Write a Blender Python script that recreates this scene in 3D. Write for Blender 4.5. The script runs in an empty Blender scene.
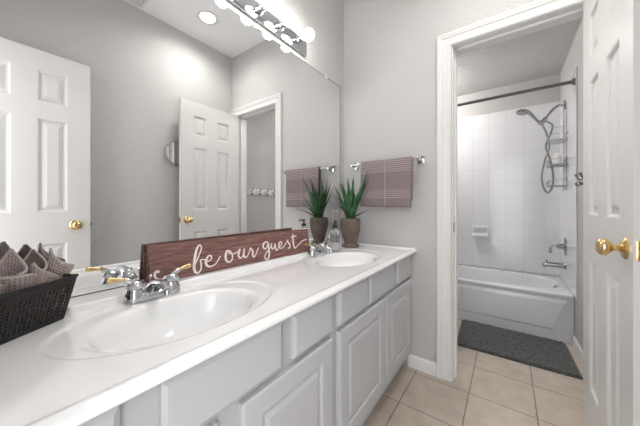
import bpy, bmesh, math, random
from mathutils import Vector, Matrix, noise
from math import sin, cos, pi, radians

S = bpy.context.scene
COL = S.collection
# ------------------------------------------------------------------ camera
CX, CZ = 1.0391, 1.0717
YAW, PITCH, ROLL, FPX = 0.6293, 0.0, 0.0, 257.84
cam = bpy.data.cameras.new('camera'); co = bpy.data.objects.new('camera', cam); COL.objects.link(co)
Fv = Vector((-sin(YAW)*cos(PITCH), cos(YAW)*cos(PITCH), sin(PITCH)))
Rv = Vector((cos(YAW), sin(YAW), 0)); Uv = Rv.cross(Fv)
R2 = Rv*cos(ROLL)+Uv*sin(ROLL); U2 = Uv*cos(ROLL)-Rv*sin(ROLL)
M = Matrix((R2, U2, -Fv)).transposed().to_4x4(); M.translation = Vector((CX, -.0099, CZ)); co.matrix_world = M
cam.sensor_width = 36; cam.lens = FPX*36/640; cam.clip_start = .01; cam.shift_y = -7.56/640
S.camera = co
# ------------------------------------------------------------------ light, exposure
S.view_settings.view_transform = 'Standard'; S.view_settings.look = 'None'
S.view_settings.gamma = 1; S.view_settings.use_curve_mapping = False
S.view_settings.exposure = 1.53
W = bpy.data.worlds.new('world'); S.world = W; W.use_nodes = True
W.node_tree.nodes['Background'].inputs[0].default_value = (.97, .98, 1, 1)
W.node_tree.nodes['Background'].inputs[1].default_value = 1.5      # even world fill, added to brighten the room through the open entrance
BULB_E, DOWN_E, BATH_W = 10, 115, 28

# ------------------------------------------------------------------ helpers
class MB:
    def __init__(s): s.bm = bmesh.new()
    def box(s, a, b, bev=0, seg=2):
        r = bmesh.ops.create_cube(s.bm, size=1)
        vs = r['verts']
        c = [(a[i]+b[i])/2 for i in range(3)]; d = [abs(b[i]-a[i]) for i in range(3)]
        for v in vs: v.co = Vector((c[0]+v.co.x*d[0], c[1]+v.co.y*d[1], c[2]+v.co.z*d[2]))
        if bev:
            es = list({e for v in vs for e in v.link_edges})
            bmesh.ops.bevel(s.bm, geom=es, offset=min(bev, min(d)*.49), segments=seg, affect='EDGES', profile=.5)
        return s
    def ring(s, c, ax1, ax2, r, n, r2=None):
        r2 = r if r2 is None else r2
        return [s.bm.verts.new(c+ax1*(r*cos(2*pi*i/n))+ax2*(r2*sin(2*pi*i/n))) for i in range(n)]
    def loft(s, rings, closed=True, cap=True, wrap=False):
        n = len(rings[0])
        prs = list(zip(rings, rings[1:]))
        if wrap: prs.append((rings[-1], rings[0]))
        for a, b in prs:
            for i in range(n if closed else n-1):
                j = (i+1) % n
                try: s.bm.faces.new((a[i], a[j], b[j], b[i]))
                except ValueError: pass
        if cap and not wrap:
            for q in (rings[0][::-1], rings[-1]):
                try: s.bm.faces.new(q)
                except ValueError: pass
    def tube(s, pts, r, n=10, closed=False, flat=1.0, cap=True):
        pts = [Vector(p) for p in pts]; m = len(pts)
        rr = r if isinstance(r, (list, tuple)) else [r]*m
        T = []
        for i in range(m):
            if closed: t = pts[(i+1) % m]-pts[i-1]
            else: t = pts[min(i+1, m-1)]-pts[max(i-1, 0)]
            T.append(t.normalized())
        up = Vector((0, 0, 1)) if abs(T[0].z) < .9 else Vector((1, 0, 0))
        x = T[0].cross(up).normalized(); rings = []
        for i in range(m):
            x = (x-T[i]*x.dot(T[i])).normalized(); y = T[i].cross(x)
            rings.append(s.ring(pts[i], x, y, rr[i], n, rr[i]*flat))
        s.loft(rings, cap=cap, wrap=closed)
        return s
    def lathe(s, prof, c=(0, 0, 0), ax=(0, 0, 1), n=28, sx=1.0):
        ax = Vector(ax).normalized(); c = Vector(c)
        a = Vector((0, 0, 1)) if abs(ax.z) < .9 else Vector((1, 0, 0))
        u = ax.cross(a).normalized(); v = ax.cross(u)
        s.loft([s.ring(c+ax*z, u, v, max(r, 1e-4), n) for r, z in prof]); return s
    def ball(s, c, r, n=20, sc=(1, 1, 1)):
        q = bmesh.ops.create_uvsphere(s.bm, u_segments=n, v_segments=n//2+2, radius=r)
        for v in q['verts']: v.co = Vector((v.co.x*sc[0]+c[0], v.co.y*sc[1]+c[1], v.co.z*sc[2]+c[2]))
        return s
    def quad(s, *p): s.bm.faces.new([s.bm.verts.new(q) for q in p]); return s
    def poly_prism(s, pts, off):
        a = [s.bm.verts.new(p) for p in pts]; o = Vector(off); b = [s.bm.verts.new(Vector(p)+o) for p in pts]
        s.bm.faces.new(a[::-1]); s.bm.faces.new(b)
        for i in range(len(a)):
            j = (i+1) % len(a); s.bm.faces.new((a[i], a[j], b[j], b[i]))
        return s
    def build(s, name, mat, parent=None, smooth=True, world=True, angle=35, doubles=1e-5):
        if doubles: bmesh.ops.remove_doubles(s.bm, verts=s.bm.verts, dist=doubles)
        bmesh.ops.recalc_face_normals(s.bm, faces=s.bm.faces)
        me = bpy.data.meshes.new(name); 
        mats = mat if isinstance(mat, list) else [mat]
        if parent and world:
            inv = WM(parent).inverted()
            s.bm.transform(inv)
        s.bm.to_mesh(me); s.bm.free()
        for m_ in mats: me.materials.append(m_)
        if smooth:
            for p in me.polygons: p.use_smooth = True
            try: me.set_sharp_from_angle(angle=radians(angle))
            except Exception: pass
        o = bpy.data.objects.new(name, me); COL.objects.link(o)
        if parent: o.parent = parent
        return o
def WM(o):
    m = o.matrix_basis.copy()
    while o.parent: o = o.parent; m = o.matrix_basis @ m
    return m
def thing(name, label, cat, loc=(0, 0, 0), rz=0, group=None):
    o = bpy.data.objects.new(name, None); COL.objects.link(o); o.empty_display_size = .05
    o.location = loc; o.rotation_euler = (0, 0, rz); return tag(o, label, cat, group)
def tag(o, label, cat, group=None):
    o['label'] = label; o['category'] = cat
    if group: o['group'] = group
    return o
def struct(o, label=None, cat=None):
    o['kind'] = 'structure'
    if label: o['label'] = label
    if cat: o['category'] = cat
    return o
def dup(o, parent=None, **kw):
    c = o.copy(); COL.objects.link(c)
    if parent: c.parent = parent
    for ch in [x for x in bpy.data.objects if x.parent == o]: dup(ch, c)
    for k, v in kw.items(): c[k] = v
    return c
def spline(pts, k=6):
    P = [Vector(p) for p in pts]; out = []
    P = [P[0]*2-P[1]]+P+[P[-1]*2-P[-2]]
    for i in range(1, len(P)-2):
        for j in range(k):
            t = j/k; a, b, c, d = P[i-1:i+3]
            out.append(.5*((2*b)+(c-a)*t+(2*a-5*b+4*c-d)*t*t+(-a+3*b-3*c+d)*t**3))
    out.append(P[-2]); return out

# ------------------------------------------------------------------ materials
def mat(name, col, rough=.5, metal=0, bump=None, var=None, spec=.5, coat=0, emis=None, trans=0, ior=1.45, sheen=0):
    m = bpy.data.materials.new(name); m.use_nodes = True; nt = m.node_tree; b = nt.nodes['Principled BSDF']
    b.inputs['Base Color'].default_value = (*col, 1); b.inputs['Roughness'].default_value = rough
    b.inputs['Metallic'].default_value = metal; b.inputs['Specular IOR Level'].default_value = spec
    b.inputs['Coat Weight'].default_value = coat; b.inputs['IOR'].default_value = ior
    b.inputs['Transmission Weight'].default_value = trans; b.inputs['Sheen Weight'].default_value = sheen
    if emis: b.inputs['Emission Color'].default_value = (*emis[0], 1); b.inputs['Emission Strength'].default_value = emis[1]
    tc = nt.nodes.new('ShaderNodeTexCoord')
    if bump:  # scale, strength, distance, detail
        n = nt.nodes.new('ShaderNodeTexNoise'); n.inputs['Scale'].default_value = bump[0]; n.inputs['Detail'].default_value = bump[3] if len(bump) > 3 else 2
        nt.links.new(tc.outputs['Object'], n.inputs['Vector'])
        k = nt.nodes.new('ShaderNodeBump'); k.inputs['Strength'].default_value = bump[1]; k.inputs['Distance'].default_value = bump[2]
        nt.links.new(n.outputs['Fac'], k.inputs['Height']); nt.links.new(k.outputs[0], b.inputs['Normal'])
    if var:  # scale, col2, lo, hi
        n = nt.nodes.new('ShaderNodeTexNoise'); n.inputs['Scale'].default_value = var[0]; n.inputs['Detail'].default_value = 6
        nt.links.new(tc.outputs['Object'], n.inputs['Vector'])
        r = nt.nodes.new('ShaderNodeValToRGB'); r.color_ramp.elements[0].position = var[2]; r.color_ramp.elements[1].position = var[3]
        r.color_ramp.elements[0].color = (*col, 1); r.color_ramp.elements[1].color = (*var[1], 1)
        nt.links.new(n.outputs['Fac'], r.inputs[0]); nt.links.new(r.outputs[0], b.inputs['Base Color'])
    return m
def tilemat(name, axes, origin, size, mortar, c1, c2, cm, rough, bumpd, coat=0, mottle=None):
    m = bpy.data.materials.new(name); m.use_nodes = True; nt = m.node_tree; L = nt.links; b = nt.nodes['Principled BSDF']
    b.inputs['Roughness'].default_value = rough; b.inputs['Coat Weight'].default_value = coat
    tc = nt.nodes.new('ShaderNodeTexCoord'); sp = nt.nodes.new('ShaderNodeSeparateXYZ'); cb = nt.nodes.new('ShaderNodeCombineXYZ')
    L.new(tc.outputs['Object'], sp.inputs[0])
    for i, a in enumerate(axes):
        k = nt.nodes.new('ShaderNodeMath'); k.operation = 'SUBTRACT'; k.inputs[1].default_value = origin[i]-size*40
        L.new(sp.outputs[a], k.inputs[0]); L.new(k.outputs[0], cb.inputs[i])
    br = nt.nodes.new('ShaderNodeTexBrick'); br.offset = 0; br.squash = 1
    br.inputs['Scale'].default_value = 1; br.inputs['Brick Width'].default_value = size; br.inputs['Row Height'].default_value = size
    br.inputs['Mortar Size'].default_value = mortar; br.inputs['Mortar Smooth'].default_value = .3
    br.inputs['Color1'].default_value = (*c1, 1); br.inputs['Color2'].default_value = (*c2, 1); br.inputs['Mortar'].default_value = (*cm, 1)
    L.new(cb.outputs[0], br.inputs['Vector'])
    out = br.outputs['Color']
    if mottle:
        n = nt.nodes.new('ShaderNodeTexNoise'); n.inputs['Scale'].default_value = mottle[0]; n.inputs['Detail'].default_value = 8; n.inputs['Roughness'].default_value = .65
        L.new(tc.outputs['Object'], n.inputs['Vector'])
        r = nt.nodes.new('ShaderNodeValToRGB'); r.color_ramp.elements[0].position = .35; r.color_ramp.elements[1].position = .7
        r.color_ramp.elements[0].color = (*mottle[1], 1); r.color_ramp.elements[1].color = (1, 1, 1, 1)
        L.new(n.outputs['Fac'], r.inputs[0])
        mx = nt.nodes.new('ShaderNodeMix'); mx.data_type = 'RGBA'; mx.blend_type = 'MULTIPLY'; mx.inputs[0].default_value = 1
        L.new(out, mx.inputs[6]); L.new(r.outputs[0], mx.inputs[7]); out = mx.outputs[2]
    L.new(out, b.inputs['Base Color'])
    bu = nt.nodes.new('ShaderNodeBump'); bu.invert = True; bu.inputs['Strength'].default_value = .6; bu.inputs['Distance'].default_value = bumpd
    L.new(br.outputs['Fac'], bu.inputs['Height']); L.new(bu.outputs[0], b.inputs['Normal'])
    return m
m_wall = mat('wall_paint', (.555, .545, .53), .75, bump=(75, .75, .005, 2))
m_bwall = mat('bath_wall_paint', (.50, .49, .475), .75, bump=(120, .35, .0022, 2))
m_ceil = mat('ceiling_paint', (.88, .885, .91), .8, bump=(60, .5, .003, 3))
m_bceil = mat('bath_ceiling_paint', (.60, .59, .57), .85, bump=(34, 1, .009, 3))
m_trim = mat('trim_paint', (.77, .765, .75), .35)
m_door = mat('door_paint', (.70, .69, .67), .38, bump=(300, .06, .0005))
m_cab = mat('cabinet_paint', (.525, .535, .555), .38)
m_cab_in = mat('cabinet_frame_paint', (.49, .50, .52), .42)
m_top = mat('cultured_marble', (.93, .93, .935), .12, coat=.6)
m_chrome = mat('chrome', (.60, .61, .63), .07, 1)
m_steel = mat('brushed_steel', (.36, .36, .375), .22, 1)
m_brass = mat('polished_brass', (.74, .55, .27), .16, 1)
m_mirror = mat('mirror_silver', (.905, .91, .91), .0, 1)
m_edge = mat('mirror_edge', (.13, .13, .13), .4, .3)
m_floor = tilemat('floor_tile', (0, 1), (.26, .18), .30, .0032, (.62, .54, .46), (.58, .50, .425), (.25, .21, .17), .32, .002, mottle=(9, (.78, .76, .74)))
m_tile_b = tilemat('wall_tile_long', (0, 2), (.714, .848), .155, .0016, (.74, .74, .755), (.73, .73, .745), (.58, .58, .59), .12, .001)
m_tile_s = tilemat('wall_tile_end', (1, 2), (2.62, .848), .155, .0016, (.74, .74, .755), (.73, .73, .745), (.58, .58, .59), .12, .001)
m_porc = mat('porcelain', (.82, .82, .83), .1, coat=.5)
m_tub = mat('tub_enamel', (.76, .76, .79), .16, coat=.3)
m_black = mat('black_plastic', (.012, .012, .013), .3)
m_basket = mat('dark_brown_plastic', (.014, .011, .010), .5)
m_leaf = mat('aloe_leaf', (.010, .060, .020), .38, var=(14, (.035, .15, .045), .4, .65))
m_leaf_tip = mat('dry_leaf', (.07, .035, .03), .6, var=(20, (.03, .07, .03), .4, .7))
m_pot = mat('stoneware', (.12, .085, .07), .75, bump=(90, .5, .002, 4), var=(16, (.19, .145, .125), .35, .7))
m_glass = mat('clear_glass', (.97, .98, .98), .04, trans=1, ior=1.45)
m_soap = mat('white_soap', (.8, .8, .78), .3)
m_rug = mat('plush_rug', (.035, .04, .038), .95, bump=(140, 1, .01, 3), var=(60, (.095, .10, .095), .35, .65), sheen=.3)
m_plate = mat('white_plastic', (.78, .78, .76), .35)
m_bulb = mat('lit_bulb', (1, 1, 1), .3, emis=((1, .975, .95), BULB_E))
m_lamp = mat('lit_downlight', (1, 1, 1), .4, emis=((1, .98, .95), DOWN_E))
m_globe = mat('lit_globe', (1, 1, 1), .4, emis=((1, .98, .96), BATH_W))
m_dark = mat('dark_gap', (.03, .03, .03), .8)
m_nickel = mat('dark_nickel', (.2, .19, .18), .35, 1)
m_ink = mat('cream_lettering', (.90, .83, .79), .6)

def woodmat():
    m = bpy.data.materials.new('stained_wood'); m.use_nodes = True; nt = m.node_tree; L = nt.links; b = nt.nodes['Principled BSDF']
    b.inputs['Roughness'].default_value = .55
    tc = nt.nodes.new('ShaderNodeTexCoord'); mp = nt.nodes.new('ShaderNodeMapping'); mp.inputs['Scale'].default_value = (95, 9, 95)
    L.new(tc.outputs['Object'], mp.inputs[0])
    n = nt.nodes.new('ShaderNodeTexNoise'); n.inputs['Scale'].default_value = 1.4; n.inputs['Detail'].default_value = 8; n.inputs['Roughness'].default_value = .7; n.inputs['Distortion'].default_value = .5
    L.new(mp.outputs[0], n.inputs['Vector'])
    r = nt.nodes.new('ShaderNodeValToRGB'); e = r.color_ramp.elements
    e[0].position = .30; e[0].color = (.07, .031, .028, 1); e[1].position = .74; e[1].color = (.40, .225, .195, 1)
    x = e.new(.5); x.color = (.21, .098, .088, 1)
    L.new(n.outputs['Fac'], r.inputs[0]); L.new(r.outputs[0], b.inputs['Base Color'])
    k = nt.nodes.new('ShaderNodeBump'); k.inputs['Strength'].default_value = .25; k.inputs['Distance'].default_value = .001
    L.new(n.outputs['Fac'], k.inputs['Height']); L.new(k.outputs[0], b.inputs['Normal'])
    return m
m_wood = woodmat()
def clothmat(name, c1, c2, scale=420, waffle=False):
    m = bpy.data.materials.new(name); m.use_nodes = True; nt = m.node_tree; L = nt.links; b = nt.nodes['Principled BSDF']
    b.inputs['Roughness'].default_value = .95; b.inputs['Sheen Weight'].default_value = .25
    tc = nt.nodes.new('ShaderNodeTexCoord')
    v = nt.nodes.new('ShaderNodeTexVoronoi' if waffle else 'ShaderNodeTexNoise'); v.inputs['Scale'].default_value = scale
    L.new(tc.outputs['UV' if waffle else 'Object'], v.inputs['Vector'])
    if waffle: v.inputs['Randomness'].default_value = .15
    r = nt.nodes.new('ShaderNodeValToRGB'); r.color_ramp.elements[0].position = .3; r.color_ramp.elements[1].position = .7
    r.color_ramp.elements[0].color = (*c1, 1); r.color_ramp.elements[1].color = (*c2, 1)
    L.new(v.outputs['Distance' if waffle else 'Fac'], r.inputs[0]); L.new(r.outputs[0], b.inputs['Base Color'])
    k = nt.nodes.new('ShaderNodeBump'); k.inputs['Strength'].default_value = .8; k.inputs['Distance'].default_value = .002
    L.new(v.outputs['Distance' if waffle else 'Fac'], k.inputs['Height']); L.new(k.outputs[0], b.inputs['Normal'])
    return m
m_cloth_mauve = clothmat('washcloth_mauve', (.26, .205, .20), (.60, .52, .50), 120, True)
m_cloth_brown = clothmat('washcloth_brown', (.10, .065, .058), (.28, .21, .19), 900)
m_cloth_sand = clothmat('washcloth_sand', (.32, .25, .22), (.58, .49, .44), 120, True)
m_cloth_grey = clothmat('washcloth_grey', (.04, .042, .042), (.15, .155, .15), 700)
m_hem = mat('washcloth_hem', (.46, .42, .40), .9, bump=(600, .5, .001))
def towelmat():
    m = bpy.data.materials.new('ribbed_towel'); m.use_nodes = True; nt = m.node_tree; L = nt.links; b = nt.nodes['Principled BSDF']
    b.inputs['Roughness'].default_value = .95; b.inputs['Sheen Weight'].default_value = .2
    tc = nt.nodes.new('ShaderNodeTexCoord'); sp = nt.nodes.new('ShaderNodeSeparateXYZ'); L.new(tc.outputs['Object'], sp.inputs[0])
    def M_(op, a, bb=None, c=None):
        k = nt.nodes.new('ShaderNodeMath'); k.operation = op
        for i, q in enumerate((a, bb, c)):
            if q is None: continue
            if isinstance(q, (int, float)): k.inputs[i].default_value = q
            else: L.new(q, k.inputs[i])
        return k.outputs[0]
    z = sp.outputs[2]
    line = M_('GREATER_THAN', M_('SINE', M_('MULTIPLY', z, 2*pi/.0135)), .55)
    b1 = M_('MULTIPLY', M_('GREATER_THAN', z, 1.288), M_('LESS_THAN', z, 1.372))
    b2 = M_('MULTIPLY', M_('GREATER_THAN', z, 1.118), M_('LESS_THAN', z, 1.178))
    f = M_('MAXIMUM', M_('MULTIPLY', line, M_('ADD', b1, b2)), M_('LESS_THAN', M_('ABSOLUTE', M_('SUBTRACT', sp.outputs[0], .373)), .0022))
    n = nt.nodes.new('ShaderNodeTexNoise'); n.inputs['Scale'].default_value = 350; L.new(tc.outputs['Object'], n.inputs['Vector'])
    r = nt.nodes.new('ShaderNodeValToRGB'); r.color_ramp.elements[0].position = .3; r.color_ramp.elements[1].position = .7
    r.color_ramp.elements[0].color = (.175, .135, .142, 1); r.color_ramp.elements[1].color = (.285, .225, .235, 1); L.new(n.outputs['Fac'], r.inputs[0])
    mx = nt.nodes.new('ShaderNodeMix'); mx.data_type = 'RGBA'; L.new(f, mx.inputs[0]); L.new(r.outputs[0], mx.inputs[6]); mx.inputs[7].default_value = (.42, .35, .36, 1)
    L.new(mx.outputs[2], b.inputs['Base Color'])
    k = nt.nodes.new('ShaderNodeBump'); k.inputs['Strength'].default_value = .7; k.inputs['Distance'].default_value = .002
    L.new(M_('ADD', n.outputs['Fac'], f), k.inputs['Height']); L.new(k.outputs[0], b.inputs['Normal'])
    return m
m_towel = towelmat()

# ------------------------------------------------------------------ room shell
D, D2, X1, YF = 1.735, 1.865, 1.453, -.12       # back wall faces, right wall, front wall
H, HB, YB, XBL = 2.71, 2.355, 3.40, -.05         # ceilings, bathroom end and left
OX0, OX1, OZ = .765, 1.375, 2.049
EX0, EX1 = .755, 1.365                          # entrance opening in the front wall
b = MB(); b.box((-.3, -1.6, -.1), (1.75, 3.6, 0)); struct(b.build('floor', m_floor, smooth=False))
LX, LY, LR = 1.086, 1.231, .064
b = MB(); b.box((-.12, YF-.13, H), (LX-LR, D2, H+.1)); b.box((LX+LR, YF-.13, H), (X1+.12, D2, H+.1)); b.box((LX-LR, YF-.13, H), (LX+LR, LY-LR, H+.1)); b.box((LX-LR, LY+LR, H), (LX+LR, D2, H+.1))
struct(b.build('ceiling', m_ceil, smooth=False))
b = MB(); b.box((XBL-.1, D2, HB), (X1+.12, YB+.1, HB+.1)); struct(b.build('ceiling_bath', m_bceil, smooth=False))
b = MB(); b.box((-.12, YF, 0), (0, D2, H)); struct(b.build('wall_left', m_wall, smooth=False))
b = MB(); b.box((X1, YF-.13, 0), (X1+.12, D2, H)); struct(b.build('wall_right', m_wall, smooth=False))
b = MB(); b.box((X1, D2, 0), (X1+.12, YB+.1, H)); struct(b.build('wall_bath_right', m_bwall, smooth=False))
b = MB(); b.box((0, D, 0), (OX0, D2, H)); b.box((OX1, D, 0), (X1, D2, H)); b.box((OX0, D, OZ), (OX1, D2, H))
struct(b.build('wall_back', m_wall, smooth=False))
b = MB(); b.box((-.12, YF-.13, 0), (EX0, YF, H)); b.box((EX1, YF-.13, 0), (X1, YF, H)); b.box((EX0, YF-.13, OZ), (EX1, YF, H))
struct(b.build('wall_front', m_wall, smooth=False))
b = MB(); b.box((XBL-.1, YB, 0), (X1, YB+.1, HB)); struct(b.build('wall_bath_back', m_bwall, smooth=False))
b = MB(); b.box((XBL-.1, D2, 0), (XBL, YB, HB)); struct(b.build('wall_bath_left', m_bwall, smooth=False))
b = MB(); b.box((XBL, YB-.008, .385), (X1, YB, 2.088), .002); struct(b.build('trim_bath_tile_back', m_tile_b, smooth=False))
b = MB(); b.box((X1-.008, 2.62, .385), (X1, YB-.008, 2.088), .002); struct(b.build('trim_bath_tile_right', m_tile_s, smooth=False))
b = MB(); b.box((XBL, 2.62, .385), (XBL+.008, YB-.008, 2.088), .002); struct(b.build('trim_bath_tile_left', m_tile_s, smooth=False))

CAS = [(0, 0), (0, .009), (.006, .013), (.016, .013), (.020, .010), (.045, .013), (.052, .018), (.060, .017), (.066, .020), (.076, .020), (.080, .015), (.080, 0)]
def casing(name, x0, x1, z1, y, sgn, wr=.08, mt=m_trim):
    mb = MB(); sc = (1, 1)
    def station(kind):
        out = []
        for w, t in CAS:
            yy = y+sgn*t
            if kind == 0: out.append((x0-w, yy, 0))
            if kind == 1: out.append((x0-w, yy, z1+w))
            if kind == 2: out.append((x1+w*wr/.08, yy, z1+w))
            if kind == 3: out.append((x1+w*wr/.08, yy, 0))
        return [mb.bm.verts.new(p) for p in out]
    mb.loft([station(k) for k in range(4)])
    return struct(mb.build(name, mt, angle=25, doubles=0))
casing('trim_1', OX0-.005, OX1+.002, OZ-.004, D, -1, .074)
casing('trim_2', EX0-.005, EX1+.005, OZ-.004, YF, 1, .08)
def jamb(name, x0, x1, z1, ya, yb, ys):
    mb = MB(); t = .012
    mb.box((x0-.001, ya, 0), (x0+t*.5, yb, z1)); mb.box((x1-t*.5, ya, 0), (x1+.001, yb, z1)); mb.box((x0, ya, z1-t*.5), (x1, yb, z1+.001))
    mb.box((x0+.005, ys, 0), (x0+.018, ys+.035, z1-.005), .002); mb.box((x1-.018, ys, 0), (x1-.005, ys+.035, z1-.005), .002)
    mb.box((x0+.005, ys, z1-.018), (x1-.005, ys+.035, z1-.005), .002)
    return struct(mb.build(name, m_trim, smooth=False))
jb = jamb('trim_3', OX0, OX1, OZ, D-.001, D2+.001, D+.04)
MB().box((OX0+.006, D+.006, .905), (OX0+.0085, D+.034, .965), .001).build('strike_plate', m_nickel, jb)
jamb('trim_4', EX0, EX1, OZ, YF-.131, YF+.001, YF-.075)
def baseboard(name, a, b2, n):   # a,b on wall, n = into the room
    mb = MB(); a = Vector(a); b2 = Vector(b2); n = Vector(n)
    pr = [(0, 0), (.013, 0), (.013, .062), (.010, .072), (.005, .079), (0, .080)]
    mb.loft([[mb.bm.verts.new(q+n*t+Vector((0, 0, z))) for t, z in pr] for q in (a, b2)])
    return struct(mb.build(name, m_trim, angle=25, doubles=0))
baseboard('baseboard_back', (.50, D, 0), (OX0-.086, D, 0), (0, -1, 0))
baseboard('baseboard_right', (X1, YF, 0), (X1, D, 0), (-1, 0, 0))
baseboard('baseboard_bath_right', (X1, D2, 0), (X1, 2.728, 0), (-1, 0, 0))
baseboard('baseboard_bath_left', (XBL, D2, 0), (XBL, 2.715, 0), (1, 0, 0))

# ------------------------------------------------------------------ panelled slabs
def nest(mb, P, u0, u1, w0, w1, rings):
    prev = None
    for ins, dep in rings:
        r = [mb.bm.verts.new(P(u, w, -dep)) for u, w in ((u0+ins, w0+ins), (u1-ins, w0+ins), (u1-ins, w1-ins), (u0+ins, w1-ins))]
        if prev:
            for i in range(4): mb.bm.faces.new((prev[i], prev[(i+1) % 4], r[(i+1) % 4], r[i]))
        prev = r
    mb.bm.faces.new(prev)
def panelface(mb, P, U, Wd, holes, rings, e=0):
    us = sorted({e, U-e, *[h[0] for h in holes], *[h[1] for h in holes]}); ws = sorted({e, Wd-e, *[h[2] for h in holes], *[h[3] for h in holes]})
    for i in range(len(us)-1):
        for j in range(len(ws)-1):
            a, b_, c, d = us[i], us[i+1], ws[j], ws[j+1]
            if any(h[0] <= a+1e-6 and b_ <= h[1]+1e-6 and h[2] <= c+1e-6 and d <= h[3]+1e-6 for h in holes): continue
            mb.quad(P(a, c, 0), P(b_, c, 0), P(b_, d, 0), P(a, d, 0))
    for h in holes: nest(mb, P, *h, rings)
DOORR = [(0, 0), (.006, .003), (.011, .011), (.020, .012), (.042, .003), (.046, .003)]
def door(name, Xf, y0, y1, knob_y, label):
    """slab in the plane x=Xf, its seen face towards -x"""
    T = .035; mb = MB(); Wd = y1-y0; Hd = 2.024; z0 = .012
    st, pw = .115, .135; c1 = (st, st+pw); c2 = (Wd-st-pw, Wd-st)
    zs = [(.262, .830), (1.030, 1.615), (1.722, 1.912)]
    holes = [(*c, a-z0, b_-z0) for c in (c1, c2) for a, b_ in zs]
    panelface(mb, lambda u, w, d: Vector((Xf-d, y0+u, z0+w)), Wd, Hd, holes, DOORR)
    panelface(mb, lambda u, w, d: Vector((Xf+T+d, y0+u, z0+w)), Wd, Hd, holes, DOORR)
    for (p, q) in (((0, 0), (Wd, 0)), ((Wd, 0), (Wd, Hd)), ((Wd, Hd), (0, Hd)), ((0, Hd), (0, 0))):
        mb.quad((Xf, y0+p[0], z0+p[1]), (Xf, y0+q[0], z0+q[1]), (Xf+T, y0+q[0], z0+q[1]), (Xf+T, y0+p[0], z0+p[1]))
    o = mb.build(name, m_door, smooth=False, doubles=1e-4); struct(o); 
    ky, kz = knob_y, .941
    for s_, x in ((-1, Xf), (1, Xf+T)):
        if s_ > 0: prof = [(.031, 0), (.031, .004), (.025, .008), (.012, .012), (.010, .022), (.014, .028), (.022, .034), (.024, .044), (.020, .052), (.001, .055)]
        else: prof = [(.033, 0), (.033, .003), (.029, .007), (.018, .010), (.011, .014), (.010, .024), (.013, .030), (.021, .036), (.0265, .042), (.0275, .049), (.025, .056), (.018, .062), (.001, .065)]
        MB().lathe(prof, (x, ky, kz), (s_, 0, 0), 32).build('doorknob', m_brass, o)['label'] = 'polished brass doorknob'
    free = y0 if abs(knob_y-y0) < abs(knob_y-y1) else y1; sg = -1 if free == y0 else 1
    lp = MB().box((Xf+.005, free, kz-.028), (Xf+.030, free+sg*.0022, kz+.028), .0005).build('latch_plate', m_brass, o)
    MB().box((Xf+.011, free+sg*.002, kz-.009), (Xf+.024, free+sg*.011, kz+.009), .003).build('latch_bolt', m_nickel, lp)
    hy = y1 if free == y0 else y0
    for hz in (.25, 1.05, 1.80):
        h_ = MB(); h_.tube([(Xf+T+.006, hy-sg*.003, hz-.045), (Xf+T+.006, hy-sg*.003, hz+.045)], .006, 10); h_.box((Xf+.012, hy-sg*.0015, hz-.045), (Xf+T+.004, hy, hz+.045))
        h_.build('hinge', m_brass, o)
    return o
door('door_1', 1.331, 1.120, 1.728, 1.178, '')
door('door_2', 1.320, -.105, .500, .425, '')

# ------------------------------------------------------------------ wall mirror
ym, zm, zmb = 1.669, 1.973, .803
mr = thing('wall_mirror', 'wide frameless mirror covering the wall above the double vanity', 'mirror', (0, .8, zmb))
MB().box((.0045, YF+.003, zmb), (.0055, ym, zm)).build('mirror_glass', m_mirror, mr, smooth=False)
b = MB(); b.box((0.0005, YF+.003, zmb-.001), (.0044, ym+.001, zm+.001)); b.build('mirror_backing', m_edge, mr, smooth=False)
b = MB(); b.box((.0005, YF+.003, zm), (.0065, ym+.003, zm+.0035)); b.box((.0005, ym, zmb), (.0065, ym+.0035, zm)); b.box((.0005, YF+.003, zmb-.002), (.0065, ym+.003, zmb+.001)); b.build('mirror_edge', m_edge, mr, smooth=False)
for y in (1.485, .85):
    MB().box((.0005, y-.011, zm-.005), (.009, y+.011, zm+.011), .002).build('mirror_clip', m_plate, mr)

# ------------------------------------------------------------------ countertop with two integral bowls
def ell(x, y, cx, cy, a, b_): return math.hypot((x-cx)/a, (y-cy)/b_)
def ss(t): t = max(0, min(1, t)); return t*t*(3-2*t)
SY = (.350, 1.240); ZT = .781
def ztop(x, y):
    z = ZT
    z += .020*ss((.030+.075*ss((y-(.078+.63*x))/.012)*ss((1.225-y)/.03)-x)/.009)
    z += .010*ss((y-(D-.030))/.014)
    z += .0035*ss(1-abs(x-.535)/.012)
    for cy in SY:
        o = ell(x, y, .292, cy+.012, .184, .288)
        z -= .0035*ss((1.0-o)/.045)
        i = ell(x, y, .313, cy+.000, .149, .212)
        if i < 1.06:
            d = max(0, 1.03-i)
            z -= .125*(1-(1-min(1, d/1.03))**2.6)*ss(d/.22)
            z -= .002*ss((1.06-i)/.05)
    return z
mb = MB(); xs = [i*.0045 for i in range(118)]+[.534, .539, .543]
xs = sorted(set(round(x, 4) for x in xs if x < .531))+[.5325, .537, .541, .545]
NY = 420; rows = []
edge = [(.5495, -.001), (.5535, -.003), (.5562, -.006), (.557, -.0105), (.5562, -.015), (.5535, -.018), (.549, -.0195), (.52, -.0195), (.52, -.0195)]
for j in range(NY+1):
    y = YF+.001+(D-.001-YF-.001)*j/NY
    r = [mb.bm.verts.new((x+.0005, y, ztop(x, y))) for x in xs]
    r += [mb.bm.verts.new((x, y, ZT+dz)) for x, dz in edge[:-1]]
    rows.append(r)
for a, c in zip(rows, rows[1:]):
    for i in range(len(a)-1): mb.bm.faces.new((a[i], a[i+1], c[i+1], c[i]))
top = mb.build('vanity_countertop', m_top, angle=60, doubles=0)
tag(top, 'long glossy white cultured marble countertop with two integral oval sinks', 'countertop')
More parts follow.
